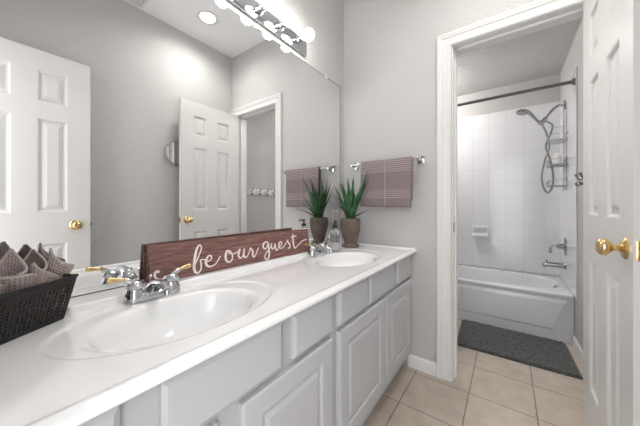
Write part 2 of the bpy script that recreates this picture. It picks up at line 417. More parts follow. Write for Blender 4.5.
for cy in SY:
    mb = MB(); zc = ztop(.31, cy)
    mb.lathe([(.022, 0), (.022, .003), (.016, .005), (.013, .002), (.001, .002)], (.30, cy, zc-.0005)); mb.build('drain', m_chrome, top)
    mb = MB(); mb.lathe([(.009, 0), (.009, .003), (.001, .004)], (.171+.004, cy+.004, ZT-.045), (1, 0, .45)); mb.build('overflow_ring', m_chrome, top)

# ------------------------------------------------------------------ vanity cabinets
CABR = [(0, 0), (.006, .002), (.009, .006), (.016, .007), (.030, .001), (.034, .001)]
def front(cab, name, y0, y1, z0, z1, panel=True):
    Xf, T = .539, .018; mb = MB(); Wd, Hd = y1-y0, z1-z0; e = .007
    P = lambda u, w, d: Vector((Xf+d, y0+u, z0+w))
    if panel: panelface(mb, P, Wd, Hd, [(.058, Wd-.058, .058, Hd-.058)], CABR, e)
    else:
        mb.quad(P(.009, .009, 0), P(Wd-.009, .009, 0), P(Wd-.009, Hd-.009, 0), P(.009, Hd-.009, 0))
    e2 = e if panel else .009; dp = -.004 if panel else -.006
    o = [(0, 0), (Wd, 0), (Wd, Hd), (0, Hd)]; i_ = [(e2, e2), (Wd-e2, e2), (Wd-e2, Hd-e2), (e2, Hd-e2)]
    for k in range(4):
        l = (k+1) % 4
        mb.quad(P(*o[k], dp), P(*o[l], dp), P(*i_[l], 0), P(*i_[k], 0)); mb.quad(P(*o[k], dp), P(*o[l], dp), P(*o[l], -T), P(*o[k], -T))
    mb.quad(*[P(*q, -T) for q in o])
    return mb.build(name, m_cab, cab, smooth=False)
def cabinet(y0, y1, label, fronts):
    c = thing('vanity_cabinet', label, 'cabinet', (.26, (y0+y1)/2, 0), 0, 'vanity base cabinets')
    mb = MB(); XF = .520; t = .016; zt = .761
    mb.box((.004, y0, .10), (XF-.02, y0+t, zt)); mb.box((.004, y1-t, .10), (XF-.02, y1, zt)); mb.box((.004, y0+t, .10), (XF-.02, y1-t, .118)); mb.box((.004, y0+t, .118), (.014, y1-t, zt-.1))
    mb.box((.440, y0, 0.001), (.455, y1, .10))
    mb.build('carcass', m_cab_in, c, smooth=False)
    mb = MB(); mb.box((XF-.019, y0, .10), (XF, y1, zt)); mb.build('face_frame', m_cab_in, c, smooth=False)
    for nm, a, b_ in fronts:
        if nm == 'door': front(c, 'door', a, b_, .148, .603)
        elif nm == 'drawer': front(c, 'drawer', a, b_, .622, .750, False)
        else: front(c, 'false_front', a, b_, .622, .750, False)
    return c
cabinet(YF+.002, .780, 'white vanity base cabinet nearer the camera, below the sink beside the washcloth basket',
        [('door', -.075, .309), ('door', .371, .756), ('drawer', -.10, .136), ('false_front', .198, .505), ('drawer', .552, .756)])
cabinet(.7805, 1.728, 'white vanity base cabinet at the far end, against the wall with the towel bar',
        [('door', .803, 1.244), ('door', 1.260, 1.682), ('drawer', .803, 1.041), ('false_front', 1.068, 1.383), ('drawer', 1.420, 1.682)])

# ------------------------------------------------------------------ faucets
def faucet(y, x, label):
    f = thing('faucet', label, 'faucet', (x, y, ZT+.0), 0, 'lever faucets')
    z = ZT-.001
    mb = MB(); n = 40; rings = []
    for k, (s_, zz) in enumerate([(1, 0), (1, .010), (.93, .017), (.8, .021), (.3, .023)]):
        rg = []
        for i in range(n):
            a = 2*pi*i/n; c_, d_ = cos(a), sin(a)
            rg.append(mb.bm.verts.new((x+.029*s_*math.copysign(abs(c_)**.8, c_), y+.079*s_*math.copysign(abs(d_)**.6, d_), z+zz)))
        rings.append(rg)
    mb.loft(rings); mb.build('base_plate', m_chrome, f)
    # spout: broad sloping body that rises from the plate and reaches over the bowl
    mb = MB(); pts = spline([(x-.014, y, z+.008), (x-.006, y, z+.026), (x+.020, y, z+.043), (x+.060, y, z+.048), (x+.098, y, z+.040)], 5)
    rs = [.030, .0285, .027, .0255, .024, .023, .022, .021, .020, .019, .018, .017, .0165, .016, .0155, .015, .0145, .014, .0135, .013, .0125]
    mb.tube(pts, rs[:len(pts)], 18, flat=.78); 
    mb.lathe([(.0095, 0), (.0105, .004), (.0105, .016), (.001, .017)], (x+.094, y, z+.038), (.1, 0, -1), 18); mb.build('spout', m_chrome, f)
    MB().tube([(x-.024, y, z+.015), (x-.024, y, z+.056)], .0025, 8).ball((x-.024, y, z+.060), .0055, 12).build('lift_rod', m_chrome, f)
    for s_ in (-1, 1):
        hy = y+s_*.053
        mb = MB(); mb.lathe([(.027, .008), (.0265, .020), (.021, .030), (.019, .036), (.0235, .040), (.024, .050), (.018, .058), (.010, .062), (.001, .063)], (x, hy, z), n=26)
        mb.tube(spline([(x, hy+s_*.004, z+.052), (x-.001, hy+s_*.017, z+.064), (x-.002, hy+s_*.027, z+.071)], 4), [.014, .0125, .011, .010, .009, .008, .0075, .007, .0065], 14)
        h = mb.build('handle', m_chrome, f)
        mb = MB(); ax = Vector((-.01, s_, .16)).normalized()
        mb.lathe([(.0062, 0), (.0078, .003), (.0055, .007), (.0058, .017), (.0078, .030), (.0088, .037), (.0065, .043), (.001, .045)], Vector((x-.002, hy+s_*.025, z+.0705)), ax, 18)
        mb.build('lever', m_brass, h)['label'] = 'brass lever tip'
    return f
f1 = faucet(.347, .116, 'chrome and brass lever faucet of the near sink, in front of the wooden sign')
f2 = dup(f1, label='chrome and brass lever faucet of the far sink, beside the soap dispenser'); f2.location = (.126, 1.222, ZT)

# ------------------------------------------------------------------ wooden sign
B0 = Vector((.055, .360, .8025)); B1 = Vector((.094, 1.188, .8025)); HS = .130; LEAN = .019
ev = (B1-B0).normalized(); L_ = (B1-B0).length; nv = Vector((ev.y, -ev.x, 0))
rz = math.atan2(-ev.x, ev.y)
sg = thing('wooden_sign', 'dark wood tent sign lettered "be our guest" standing along the mirror', 'sign', B0, rz)
# local frame: y along the sign, x towards the room
mb = MB(); t = .007
mb.poly_prism([(0, 0, 0), (-LEAN, 0, HS), (-LEAN-t, 0, HS), (-t, 0, 0)], (0, L_, 0)); mb.build('front_board', m_wood, sg, smooth=False, world=False)
mb = MB(); mb.poly_prism([(-LEAN-t-.0002, 0, HS), (-LEAN-t-.0062, 0, HS-.001), (-.0450, .001, 0), (-.0385, .001, 0)], (0, L_-.002, 0)); mb.build('back_board', m_wood, sg, smooth=False, world=False)
strokes = [[(0.0301, 0.0354, 4), (0.0241, 0.0411, 5), (0.0179, 0.0378, 5), (0.0147, 0.0304, 5), (0.0161, 0.0212, 4), (0.0235, 0.0134, 3), (0.0353, 0.0094, 3), (0.0498, 0.0109, 2), (0.0647, 0.0137, 2)], [(0.153, 0.0334, 3), (0.1646, 0.054, 2), (0.1767, 0.0776, 2), (0.1875, 0.1018, 2), (0.185, 0.1151, 2), (0.1763, 0.1146, 3), (0.1655, 0.0944, 5), (0.1581, 0.0652, 6), (0.1532, 0.0359, 6), (0.155, 0.0156, 6), (0.1631, 0.006, 4), (0.1734, 0.0095, 3), (0.1807, 0.0233, 3), (0.1822, 0.0409, 3), (0.1798, 0.0541, 2), (0.1877, 0.0564, 2), (0.203, 0.0529, 2)], [(0.2024, 0.0452, 2), (0.2157, 0.0456, 2), (0.2274, 0.0543, 2), (0.2256, 0.0652, 3), (0.2161, 0.0676, 3), (0.2059, 0.0551, 5), (0.2019, 0.0401, 6), (0.2071, 0.0273, 5), (0.2217, 0.022, 3), (0.2415, 0.028, 2), (0.2572, 0.0442, 2), (0.2667, 0.059, 2)], [(0.3139, 0.0733, 2), (0.3015, 0.0763, 4), (0.2939, 0.0629, 6), (0.2914, 0.0427, 6), (0.2981, 0.0293, 4), (0.309, 0.0254, 3), (0.3213, 0.0338, 3), (0.3254, 0.0499, 3), (0.3214, 0.0652, 3), (0.3119, 0.0761, 2), (0.3094, 0.0648, 2), (0.3262, 0.0582, 2), (0.3406, 0.0604, 2), (0.3532, 0.0663, 2)], [(0.3664, 0.0762, 5), (0.36, 0.062, 6), (0.3559, 0.0475, 5), (0.361, 0.036, 4), (0.3719, 0.0365, 2), (0.3824, 0.0501, 2), (0.3902, 0.0754, 3), (0.3848, 0.0541, 6), (0.3846, 0.0389, 5), (0.3941, 0.033, 3), (0.4052, 0.0402, 2), (0.4179, 0.0606, 2), (0.4231, 0.0734, 3), (0.4276, 0.0661, 3), (0.4352, 0.0583, 5), (0.4328, 0.0383, 5), (0.439, 0.027, 3), (0.4498, 0.0358, 2), (0.4601, 0.0527, 2), (0.4722, 0.0696, 2)], [(0.5352, 0.0859, 3), (0.5211, 0.0922, 3), (0.5053, 0.0845, 5), (0.4995, 0.071, 5), (0.5078, 0.0581, 3), (0.5221, 0.0634, 2), (0.5331, 0.0837, 3), (0.5342, 0.0547, 6), (0.5334, 0.0261, 6), (0.5244, 0.0056, 4), (0.5121, 0.0038, 3), (0.505, 0.0137, 3), (0.5103, 0.0318, 2), (0.527, 0.0461, 2), (0.5461, 0.0619, 2), (0.5545, 0.0789, 4), (0.5523, 0.0621, 5), (0.5582, 0.0507, 3), (0.5704, 0.0574, 2), (0.5793, 0.0761, 4), (0.5778, 0.0565, 6), (0.5834, 0.041, 4), (0.5971, 0.0466, 2), (0.6033, 0.0533, 2), (0.6213, 0.0637, 2), (0.6264, 0.0758, 2), (0.6172, 0.0819, 3), (0.6057, 0.0706, 5), (0.6048, 0.0547, 4), (0.6168, 0.0466, 2), (0.6364, 0.0518, 2), (0.6601, 0.0721, 2), (0.6728, 0.0864, 3), (0.6708, 0.0777, 4), (0.6802, 0.0647, 5), (0.6849, 0.0484, 5), (0.6763, 0.0391, 3), (0.6683, 0.0427, 2)], [(0.7168, 0.114, 5), (0.7138, 0.0849, 6), (0.7133, 0.053, 6), (0.7209, 0.035, 4), (0.735, 0.0386, 2), (0.7693, 0.0601, 2), (0.8031, 0.0714, 2), (0.8279, 0.0723, 2)], [(0.6962, 0.0988, 2), (0.7184, 0.1005, 3), (0.7436, 0.1025, 3)]]
uh = Vector((-LEAN, 0, HS)).normalized(); nn = Vector((HS, 0, LEAN)).normalized()
WORDS = [('flourish', [0], 'cream brush flourish at the left end'), ('word', [1, 2], 'cream script word be'), ('word', [3, 4], 'cream script word our'), ('word', [5, 6, 7], 'cream script word guest')]
for wn, idx, wl in WORDS:
  mb = MB()
  for st in [strokes[k] for k in idx]:
      pts = spline([(s_*.979, t_*.965, w) for s_, t_, w in st], 5); prev = None
      for i, p in enumerate(pts):
          a = pts[max(i-1, 0)]; c = pts[min(i+1, len(pts)-1)]; tx, ty = c.x-a.x, c.y-a.y; l = math.hypot(tx, ty) or 1
          w = .0010+.00068*p.z
          q = []
          for s2, off in ((1, -.0004), (1, .0008), (-1, .0008), (-1, -.0004)):
              u_, v_ = p.x-ty/l*w*s2, p.y+tx/l*w*s2
              q.append(mb.bm.verts.new(Vector((0, u_, 0))+uh*v_+nn*off))
          if prev:
              for k in range(4): mb.bm.faces.new((prev[k], prev[(k+1) % 4], q[(k+1) % 4], q[k]))
          else: mb.bm.faces.new(q)
          prev = q
      mb.bm.faces.new(prev[::-1])
  mb.build(wn, m_ink, sg, smooth=False, world=False, doubles=0)['label'] = wl

# ------------------------------------------------------------------ basket with rolled washcloths
ba = Vector((-.545, .84, 0)).normalized(); bn = Vector((.83, .56, 0))   # long side direction, outward normal
BC = Vector((.120, .138, ZT+.0012))                                   # far lower corner of the seen side
rzb = math.atan2(ba.y, ba.x)
bk = thing('storage_basket', 'dark brown perforated plastic basket holding washcloths beside the near sink', 'basket', BC, rzb)
# local: x along the side (0 = far end, negative towards the camera), y = across (away from the camera), z up
Lb, Wb, Hb_ = .27, .090, .106; tx, ty = .020, .016
def bpnt(u, v, h):   # u,v in 0..1 on the bottom rectangle, h 0..1
    x0, x1 = -Lb-tx*h, tx*h; y0, y1 = -ty*h, Wb+ty*h*.6
    return Vector((x0+(x1-x0)*u, y0+(y1-y0)*v, Hb_*h))
mb = MB()
def lattice(f, nu, nv, lo=.10, hi=.82, m=.25):
    """wall made of small rectangular holes between solid bands; f(u,h)"""
    hs = [0, lo]+[lo+(hi-lo)*(k+1)/nv for k in range(nv)]+[1]
    for j in range(len(hs)-1):
        for i in range(nu):
            u0, u1 = i/nu, (i+1)/nu; h0, h1 = hs[j], hs[j+1]
            solid = j == 0 or j == len(hs)-2 or i in (0, nu-1)
            o = [f(u0, h0), f(u1, h0), f(u1, h1), f(u0, h1)]
            if solid: mb.quad(*o)
            else:
                sh = .0 if j % 2 else .0
                du, dh = (u1-u0)*m, (h1-h0)*m*1.1
                q = [f(u0+du, h0+dh), f(u1-du, h0+dh), f(u1-du, h1-dh), f(u0+du, h1-dh)]
                for k in range(4): mb.quad(o[k], o[(k+1) % 4], q[(k+1) % 4], q[k])
lattice(lambda u, h: bpnt(u, 0, h), 32, 11); lattice(lambda u, h: bpnt(u, 1, h), 32, 11)
lattice(lambda u, h: bpnt(0, u, h), 11, 10); lattice(lambda u, h: bpnt(1, u, h), 11, 10)
mb.quad(bpnt(0, 0, 0), bpnt(1, 0, 0), bpnt(1, 1, 0), bpnt(0, 1, 0))
o = mb.build('basket_body', m_basket, bk, smooth=False, world=False)
sm = o.modifiers.new('solid', 'SOLIDIFY'); sm.thickness = .0022; sm.offset = -1
mb = MB(); r_ = [bpnt(0, 0, 1), bpnt(1, 0, 1), bpnt(1, 1, 1), bpnt(0, 1, 1)]
for k in range(4):
    a, c = r_[k], r_[(k+1) % 4]; mb.tube([a, a.lerp(c, .5), c], .0035, 8)
mb.build('rim', m_basket, bk, world=False)
def washcloth(u, v, R, Hc, lean, face, m_, label, peak=.5, turns=1.35, flare=1.0):
    """a cloth rolled into a cone: narrow foot, open top with one corner standing up, hem along the free edge"""
    base = bpnt(u, v, 0)+Vector((0, 0, .006)); w = (Matrix.Rotation(rzb, 4, 'Z') @ base.to_4d()).xyz+BC
    o_ = thing('rolled_washcloth', label, 'washcloth', w, rzb, 'rolled washcloths')
    mb = MB(); NU, NV = 56, 18; G = []
    for i in range(NU+1):
        s_ = i/NU; a = face+s_*turns*2*pi; row = []
        rise = Hc*(.66+.34*math.exp(-abs(s_-peak)/.13)-.10*ss((s_-.86)/.14))
        for j in range(NV+1):
            t = j/NV; r = .007+R*(.22+.78*t**1.2)*(.42+.58*s_)
            if s_ > .9: r += .004*(s_-.9)*10*t
            p = Vector((r*cos(a), r*sin(a)*.82, t*rise))+Vector((lean[0], lean[1], 0))*t**1.5
            q = p*26+Vector((u*31, v*17, 5)); p += Vector((noise.noise(q), noise.noise(q+Vector((9, 3, 1))), .5*noise.noise(q+Vector((2, 8, 4)))))*.0055*t
            row.append(mb.bm.verts.new(p))
        G.append(row)
    uvl = mb.bm.loops.layers.uv.new('UVMap')
    for i in range(NU):
        for j in range(NV):
            f_ = mb.bm.faces.new((G[i][j], G[i+1][j], G[i+1][j+1], G[i][j+1]))
            for lp, (a_, b_) in zip(f_.loops, ((i, j), (i+1, j), (i+1, j+1), (i, j+1))): lp[uvl].uv = (a_/NU*.30, b_/NV*.20)
    hem_pts = [G[i][NV].co.copy() for i in range(4, NU+1)]+[G[NU][j].co.copy() for j in range(NV-1, 2, -1)]
    c_ = mb.build('cloth', m_, o_, world=False, angle=180, doubles=0)
    sd = c_.modifiers.new('solid', 'SOLIDIFY'); sd.thickness = .004; sd.offset = 0
    mb = MB(); mb.tube(hem_pts, .0026, 6); mb.build('hem', m_hem, o_, world=False)
    return o_
washcloth(.975, .42, .022, .172, (.036, .004), -1.2, m_cloth_mauve, 'mauve waffle washcloth leaning out over the far corner of the basket', .50)
washcloth(.885, .50, .029, .176, (.004, .004), -2.6, m_cloth_brown, 'brown rolled washcloth with a wide dark opening, second from the far corner', .42)
washcloth(.815, .28, .020, .150, (.020, -.006), -1.9, m_cloth_sand, 'sand coloured washcloth rolled tight beside the brown one', .62)
washcloth(.700, .42, .033, .186, (-.002, -.004), -2.3, m_cloth_mauve, 'mauve waffle washcloth with a curling pale hem in the middle of the basket', .40)
washcloth(.500, .45, .036, .178, (-.006, 0), -2.4, m_cloth_sand, 'sand waffle washcloth at the left edge of the picture, nearest the camera', .5)

# ------------------------------------------------------------------ potted aloe
px_, py_ = .143, 1.585
al = thing('potted_aloe', 'green aloe in a brown stoneware pot at the far end of the counter', 'plant', (px_, py_, ZT))
MB().lathe([(.001, 0), (.057, 0), (.060, .004), (.060, .016), (.056, .020), (.044, .024), (.043, .028), (.046, .040), (.056, .075), (.065, .112), (.070, .148), (.071, .172), (.068, .192), (.064, .200), (.059, .200), (.058, .185), (.001, .183)], (px_, py_, ZT), n=36).build('pot', m_pot, al)
MB().lathe([(.057, 0), (.052, .006), (.03, .010), (.001, .011)], (px_, py_, ZT+.180), n=24).build('soil', m_nickel if 0 else mat('potting_soil', (.03, .022, .016), .95, bump=(120, 1, .006)), al)
random.seed(11)
def leaf(az, ln, out, r0, m_, droop=0, zb=.19):
    mb = MB(); base = Vector((px_+cos(az)*.016, py_+sin(az)*.016, ZT+zb)); d = Vector((cos(az), sin(az), 0)); rings = []; N = 14
    sd = Vector((-d.y, d.x, 0))
    for i in range(N+1):
        t = i/N; p = base+d*(out*(t**1.25))+Vector((0, 0, 1))*(ln*(t-droop*t*t))
        p += sd*(.008*sin(t*4+az*3))
        p.x = max(p.x, .013); p.y = min(p.y, 1.628)
        w = r0*(1-t**1.9)*(.55+.42*sin(min(1, t*1.5)*pi))+.0006
        nrm = (Vector((0, 0, 1))*out-d*ln).normalized()
        if i == 0: w *= 1.1
        rings.append([mb.bm.verts.new(p+sd*(w*c_)+nrm*(w*s2)) for c_, s2 in ((-1, .42), (-.55, -.25), (0, -.48), (.55, -.25), (1, .42), (.5, .12), (0, .0), (-.5, .12))])
    mb.loft(rings); return mb.build('leaf', m_, al, angle=70, doubles=0)
for az, ln, out, r0 in [(-.9, .255, .065, .019), (2.3, .28, .05, .018), (.5, .285, .085, .019), (-1.7, .24, .07, .018), (-.2, .30, .10, .019), (1.5, .28, .06, .017), (-2.5, .215, .07, .017), (3.5, .22, .075, .017),
                        (-1.3, .19, .055, .020), (.1, .21, .055, .019), (1.0, .22, .06, .018), (-2.0, .16, .075, .016), (-.5, .16, .085, .017), (2.8, .25, .06, .016)]:
    leaf(az+random.uniform(-.1, .1), ln*1.10, out*1.35, r0*1.75, m_leaf)
leaf(.45, .33, .13, .012, m_leaf_tip, .02); leaf(-.35, .10, .20, .010, m_leaf_tip, .15); leaf(-1.5, .14, .20, .010, m_leaf_tip, .1)
leaf(2.6, .26, .12, .010, m_leaf_tip, 0); leaf(-2.4, .20, .13, .010, m_leaf_tip, 0)

# ------------------------------------------------------------------ soap dispenser
sx_, sy_ = .136, 1.395
so = thing('soap_dispenser', 'clear ribbed glass soap dispenser with black pump beside the far faucet', 'soap dispenser', (sx_, sy_, ZT))
mb = MB(); prof = [(.001, 0), (.036, 0), (.040, .006), (.041, .030), (.038, .052), (.036, .056), (.038, .062), (.041, .070), (.0415, .095), (.039, .112), (.030, .126), (.018, .134), (.014, .138), (.014, .146), (.001, .146)]
n = 48; rings = []
for r, z in prof: rings.append([mb.bm.verts.new((sx_+(r*(1+.045*cos(12*2*pi*i/n)) if .003 < z < .12 else r)*cos(2*pi*i/n), sy_+(r*(1+.045*cos(12*2*pi*i/n)) if .003 < z < .12 else r)*sin(2*pi*i/n), ZT+z)) for i in range(n)])
mb.loft(rings); mb.build('bottle', m_glass, so)['label'] = 'clear ribbed glass bottle'
MB().lathe([(.001, .004), (.026, .005), (.029, .020), (.028, .048), (.027, .055), (.001, .056)], (sx_, sy_, ZT), n=24).build('soap', m_soap, so)
mb = MB(); mb.lathe([(.015, .1465), (.016, .150), (.016, .160), (.012, .163), (.005, .165), (.005, .182), (.009, .184), (.009, .192), (.004, .194)], (sx_, sy_, ZT), n=20)
mb.tube([(sx_, sy_, ZT+.188), (sx_+.016, sy_-.012, ZT+.189), (sx_+.028, sy_-.021, ZT+.182)], [.005, .0045, .003], 8); mb.build('pump', m_black, so)

# ------------------------------------------------------------------ towel bar and towel
tb = thing('towel_bar', 'polished chrome towel bar with square brackets on the wall beside the mirror', 'towel bar', (.35, D, 1.36))
for x in (.112, .585):
    mb = MB(); mb.box((x-.022, D-.012, 1.340), (x+.022, D-.0005, 1.392), .004); mb.box((x-.012, D-.080, 1.354), (x+.012, D-.010, 1.380), .003); mb.build('bracket', m_chrome, tb)
MB().tube([(.118, D-.070, 1.367), (.58, D-.070, 1.367)], .008, 14).build('bar', m_chrome, tb)
mb = MB(); NX, prof = 40, []
yb_ = D-.070; r = .0115
for i in range(13): prof.append((yb_+.014+.0*i, 1.110+.257*i/12))                 # back fall
for i in range(1, 8): a = pi*i/8; prof.append((yb_+.0135*cos(a)+.0, 1.367+.0135*sin(a)))
for i in range(19): prof.append((yb_-.0145, 1.367-(.303)*i/18))
rows = []
for i in range(NX+1):
    u = i/NX; x = .192+.356*u; row = []
    for k, (y, z) in enumerate(prof):
        dz = (1.367-z); f_ = max(0, dz)/.29
        wv = .004*sin(u*9+1)*f_+.0035*math.exp(-((x-.372)/.006)**2)*(1 if y < yb_ else 0)
        xx = x+(.002*(1-2*u)*f_ if y < yb_ else -.004*(2*u-1)*f_)
        yy = y-wv*(1 if y < yb_ else -.5)-(.006*f_ if y < yb_ else -.003*f_)
        zz = z-(.006*u*f_ if y < yb_ else 0)
        row.append(mb.bm.verts.new((xx, yy, zz)))
    rows.append(row)
for a, c in zip(rows, rows[1:]):
    for k in range(len(a)-1): mb.bm.faces.new((a[k], a[k+1], c[k+1], c[k]))
tw = mb.build('hand_towel', m_towel, angle=180, doubles=0); sd = tw.modifiers.new('solid', 'SOLIDIFY'); sd.thickness = .006; sd.offset = 0
tag(tw, 'mauve striped hand towel folded over the chrome bar', 'towel')

# outlet hidden behind the aloe
ol = thing('wall_outlet', 'white wall outlet behind the aloe near the mirror corner', 'outlet', (.085, D, .985))
MB().box((.050, D-.006, .928), (.120, D-.0003, 1.042), .003).build('cover_plate', m_plate, ol)
for z in (.962, 1.008):
    s_ = MB().box((.069, D-.0085, z-.014), (.101, D-.0055, z+.014), .003).build('socket', m_plate, ol)
    MB().box((.078, D-.0095, z-.004), (.080, D-.008, z+.006)).box((.089, D-.0095, z-.004), (.091, D-.008, z+.006)).build('slot', m_dark, s_)

# ------------------------------------------------------------------ vanity light bar
lb = thing('vanity_light_bar', 'chrome light bar with round globe bulbs above the mirror', 'light fixture', (0, .81, 2.005))
mb = MB(); mb.box((.0005, .345, 2.010), (.015, 1.256, 2.104), .003); mb.build('back_plate', m_chrome, lb)
for i in range(6):
    y = .799+(i-2.5)*.150; c = Vector((.013, y, 2.074))
    s_ = MB().lathe([(.024, 0), (.024, .006), (.018, .010), (.0175, .041), (.015, .043), (.015, .045)], c, (1, 0, 0), 24).build('socket', m_chrome, lb)
    mb = MB(); prof = [(.012, .039), (.013, .046)]+[(.035*sin(a), .079-.035*cos(a)) for a in [pi*(k/14) for k in range(2, 15)]]
    mb.lathe(prof, c, (1, 0, 0), 28); mb.build('bulb', m_bulb, s_)['label'] = 'lit round bulb'

# ------------------------------------------------------------------ ceiling fittings
dl = thing('recessed_light', 'lit round recessed light in the ceiling, seen in the mirror', 'ceiling light', (LX, LY, H))
b = MB(); b.loft([b.ring(Vector((LX, LY, H+z)), Vector((1, 0, 0)), Vector((0, 1, 0)), r_, 36) for r_, z in ((.060, -.0005), (.096, -.0005), (.094, -.005), (.066, -.007), (.060, -.004))], wrap=True); b.build('trim_ring', m_plate, dl)
b = MB(); rg = [b.ring(Vector((LX, LY, H+z)), Vector((1, 0, 0)), Vector((0, 1, 0)), r_, 36) for r_, z in ((.0605, -.001), (.0605, .060), (.063, .060), (.063, .001))]
b.loft(rg, cap=False); b.build('can', m_plate, dl)
MB().lathe([(.060, .034), (.060, .030), (.001, .029)], (LX, LY, H), n=32).build('lens', m_lamp, dl)
cv = thing('ceiling_vent', 'white louvred ceiling vent near the right wall, at the top edge of the mirror view', 'vent', (1.32, .72, H))
mb = MB(); mb.box((1.21, .60, H-.008), (1.42, .62, H-.0005), .002); mb.box((1.21, .83, H-.008), (1.42, .85, H-.0005), .002); mb.box((1.21, .62, H-.008), (1.23, .83, H-.0005), .002); mb.box((1.40, .62, H-.008), (1.42, .83, H-.0005), .002); mb.build('frame', m_plate, cv)
mb = MB()
for k in range(9): y = .635+k*.0225; mb.poly_prism([(1.23, y, H-.0075), (1.23, y+.014, H-.001), (1.23, y+.0155, H-.002), (1.23, y+.002, H-.0085)], (.17, 0, 0))
mb.build('louvres', m_plate, cv, smooth=False)
bl = thing('flush_light', 'white globe ceiling light of the bathing room', 'ceiling light', (.28, 2.85, HB))
MB().lathe([(.085, -.0005), (.085, -.018), (.078, -.024), (.001, -.024)], (.28, 2.85, HB)).build('base', m_plate, bl)
MB().lathe([(.078, -.024), (.105, -.040), (.112, -.065), (.095, -.095), (.055, -.112), (.001, -.117)], (.28, 2.85, HB)).build('globe', m_globe, bl)

# ------------------------------------------------------------------ magnifying mirror on the right wall
mk = thing('shaving_mirror', 'round wall mounted magnifying mirror partly behind the open door', 'mirror', (X1, 1.12, 1.56))
MB().box((X1-.006, 1.17, 1.50), (X1-.0005, 1.21, 1.60), .003).build('wall_plate', m_chrome, mk)
MB().tube([(X1-.006, 1.19, 1.44), (X1-.020, 1.17, 1.44), (X1-.028, 1.10, 1.445)], .005, 10).tube([(X1-.006, 1.19, 1.54), (X1-.012, 1.19, 1.48), (X1-.012, 1.188, 1.44)], .005, 10).build('arm', m_chrome, mk)
b = MB(); b.lathe([(.098, 0), (.106, .002), (.108, .007), (.106, .012), (.098, .013), (.096, .0125)], (X1-.026, 1.130, 1.548), (-1, 0, 0), 44); b.build('frame', m_chrome, mk)
MB().lathe([(.097, .0126), (.097, .0134), (.001, .0136)], (X1-.026, 1.130, 1.548), (-1, 0, 0), 40).build('mirror_glass', m_mirror, mk)

# ------------------------------------------------------------------ bathing room
# tub: heightfield rim and basin, apron with raised panel
tx0, tx1, ty0, ty1, tz = XBL+.002, X1-.002, 2.735, YB-.002, .378
def tubz(x, y):
    cx, cy = (tx0+tx1)/2+.0, (ty0+ty1)/2+.012; a, b_ = (tx1-tx0)/2-.055, (ty1-ty0)/2-.062
    d = (abs((x-cx)/a)**3.2+abs((y-cy)/b_)**3.2)**(1/3.2)
    z = tz-.006*ss(1-abs(d-1.05)/.09)*0
    if d < 1: z -= .30*(1-(1-min(1, (1-d)/.42))**2.4)
    return z
mb = MB(); NXt, NYt = 120, 72; rows = []
for i in range(NXt+1):
    x = tx0+(tx1-tx0)*i/NXt; r_ = [mb.bm.verts.new((x, ty0, 0.001)), mb.bm.verts.new((x, ty0, tz-.026)), mb.bm.verts.new((x, ty0-.006, tz-.020)), mb.bm.verts.new((x, ty0-.008, tz-.010)), mb.bm.verts.new((x, ty0-.004, tz-.002)), mb.bm.verts.new((x, ty0+.004, tz))]
    for j in range(NYt+1):
        y = ty0+.012+(ty1-ty0-.012)*j/NYt; r_.append(mb.bm.verts.new((x, y, tubz(x, y))))
    r_.append(mb.bm.verts.new((x, ty1, 0.001))); rows.append(r_)
for a, c in zip(rows, rows[1:]):
    for k in range(len(a)-1): mb.bm.faces.new((a[k], a[k+1], c[k+1], c[k]))
tub = mb.build('bathtub', m_tub, angle=45, doubles=0); tag(tub, 'white built-in bathtub with tiled surround behind the dark mat', 'bathtub')
mb = MB(); ap = [(tx0+.03, .335), (tx1-.035, .335), (tx1-.115, .085), (tx0+.11, .085)]
o_ = [Vector((x, ty0+.001, z)) for x, z in ap]; c_ = Vector(((tx0+tx1)/2, 0, .21))
i_ = [Vector((q.x+(.016 if q.x < c_.x else -.016), ty0-.010, q.z+(.012 if q.z < c_.z else -.03))) for q in o_]
for k in range(4): mb.quad(o_[k], o_[(k+1) % 4], i_[(k+1) % 4], i_[k])
mb.quad(*i_); mb.build('apron_panel', m_tub, tub, smooth=False)
MB().lathe([(.030, -.004), (.030, .004), (.024, .008), (.001, .009)], (tx1-.076, 3.05, .338), (-1, 0, .3), 24).build('overflow_plate', m_steel, tub)
MB().lathe([(.024, 0), (.022, .004), (.001, .005)], (tx1-.30, 3.07, .0845), n=20).build('drain', m_steel, tub)
# soap dish
sd_ = thing('soap_dish', 'white ceramic soap dish set in the tiled wall over the tub', 'soap dish', (.80, YB-.008, .80))
mb = MB(); x0, x1, z0, z1, yf = .715, .871, .724, .847, YB-.0082
mb.box((x0, yf-.030, z0), (x0+.018, yf, z1), .004); mb.box((x1-.018, yf-.030, z0), (x1, yf, z1), .004); mb.box((x0, yf-.036, z1-.026), (x1, yf, z1), .008); mb.box((x0, yf-.006, z0+.01), (x1, yf, z1-.01))
mb.build('body', m_porc, sd_)
MB().box((x0, yf-.066, z0), (x1, yf, z0+.018), .006).box((x0, yf-.066, z0+.006), (x1, yf-.052, z0+.040), .006).build('tray', m_porc, sd_)
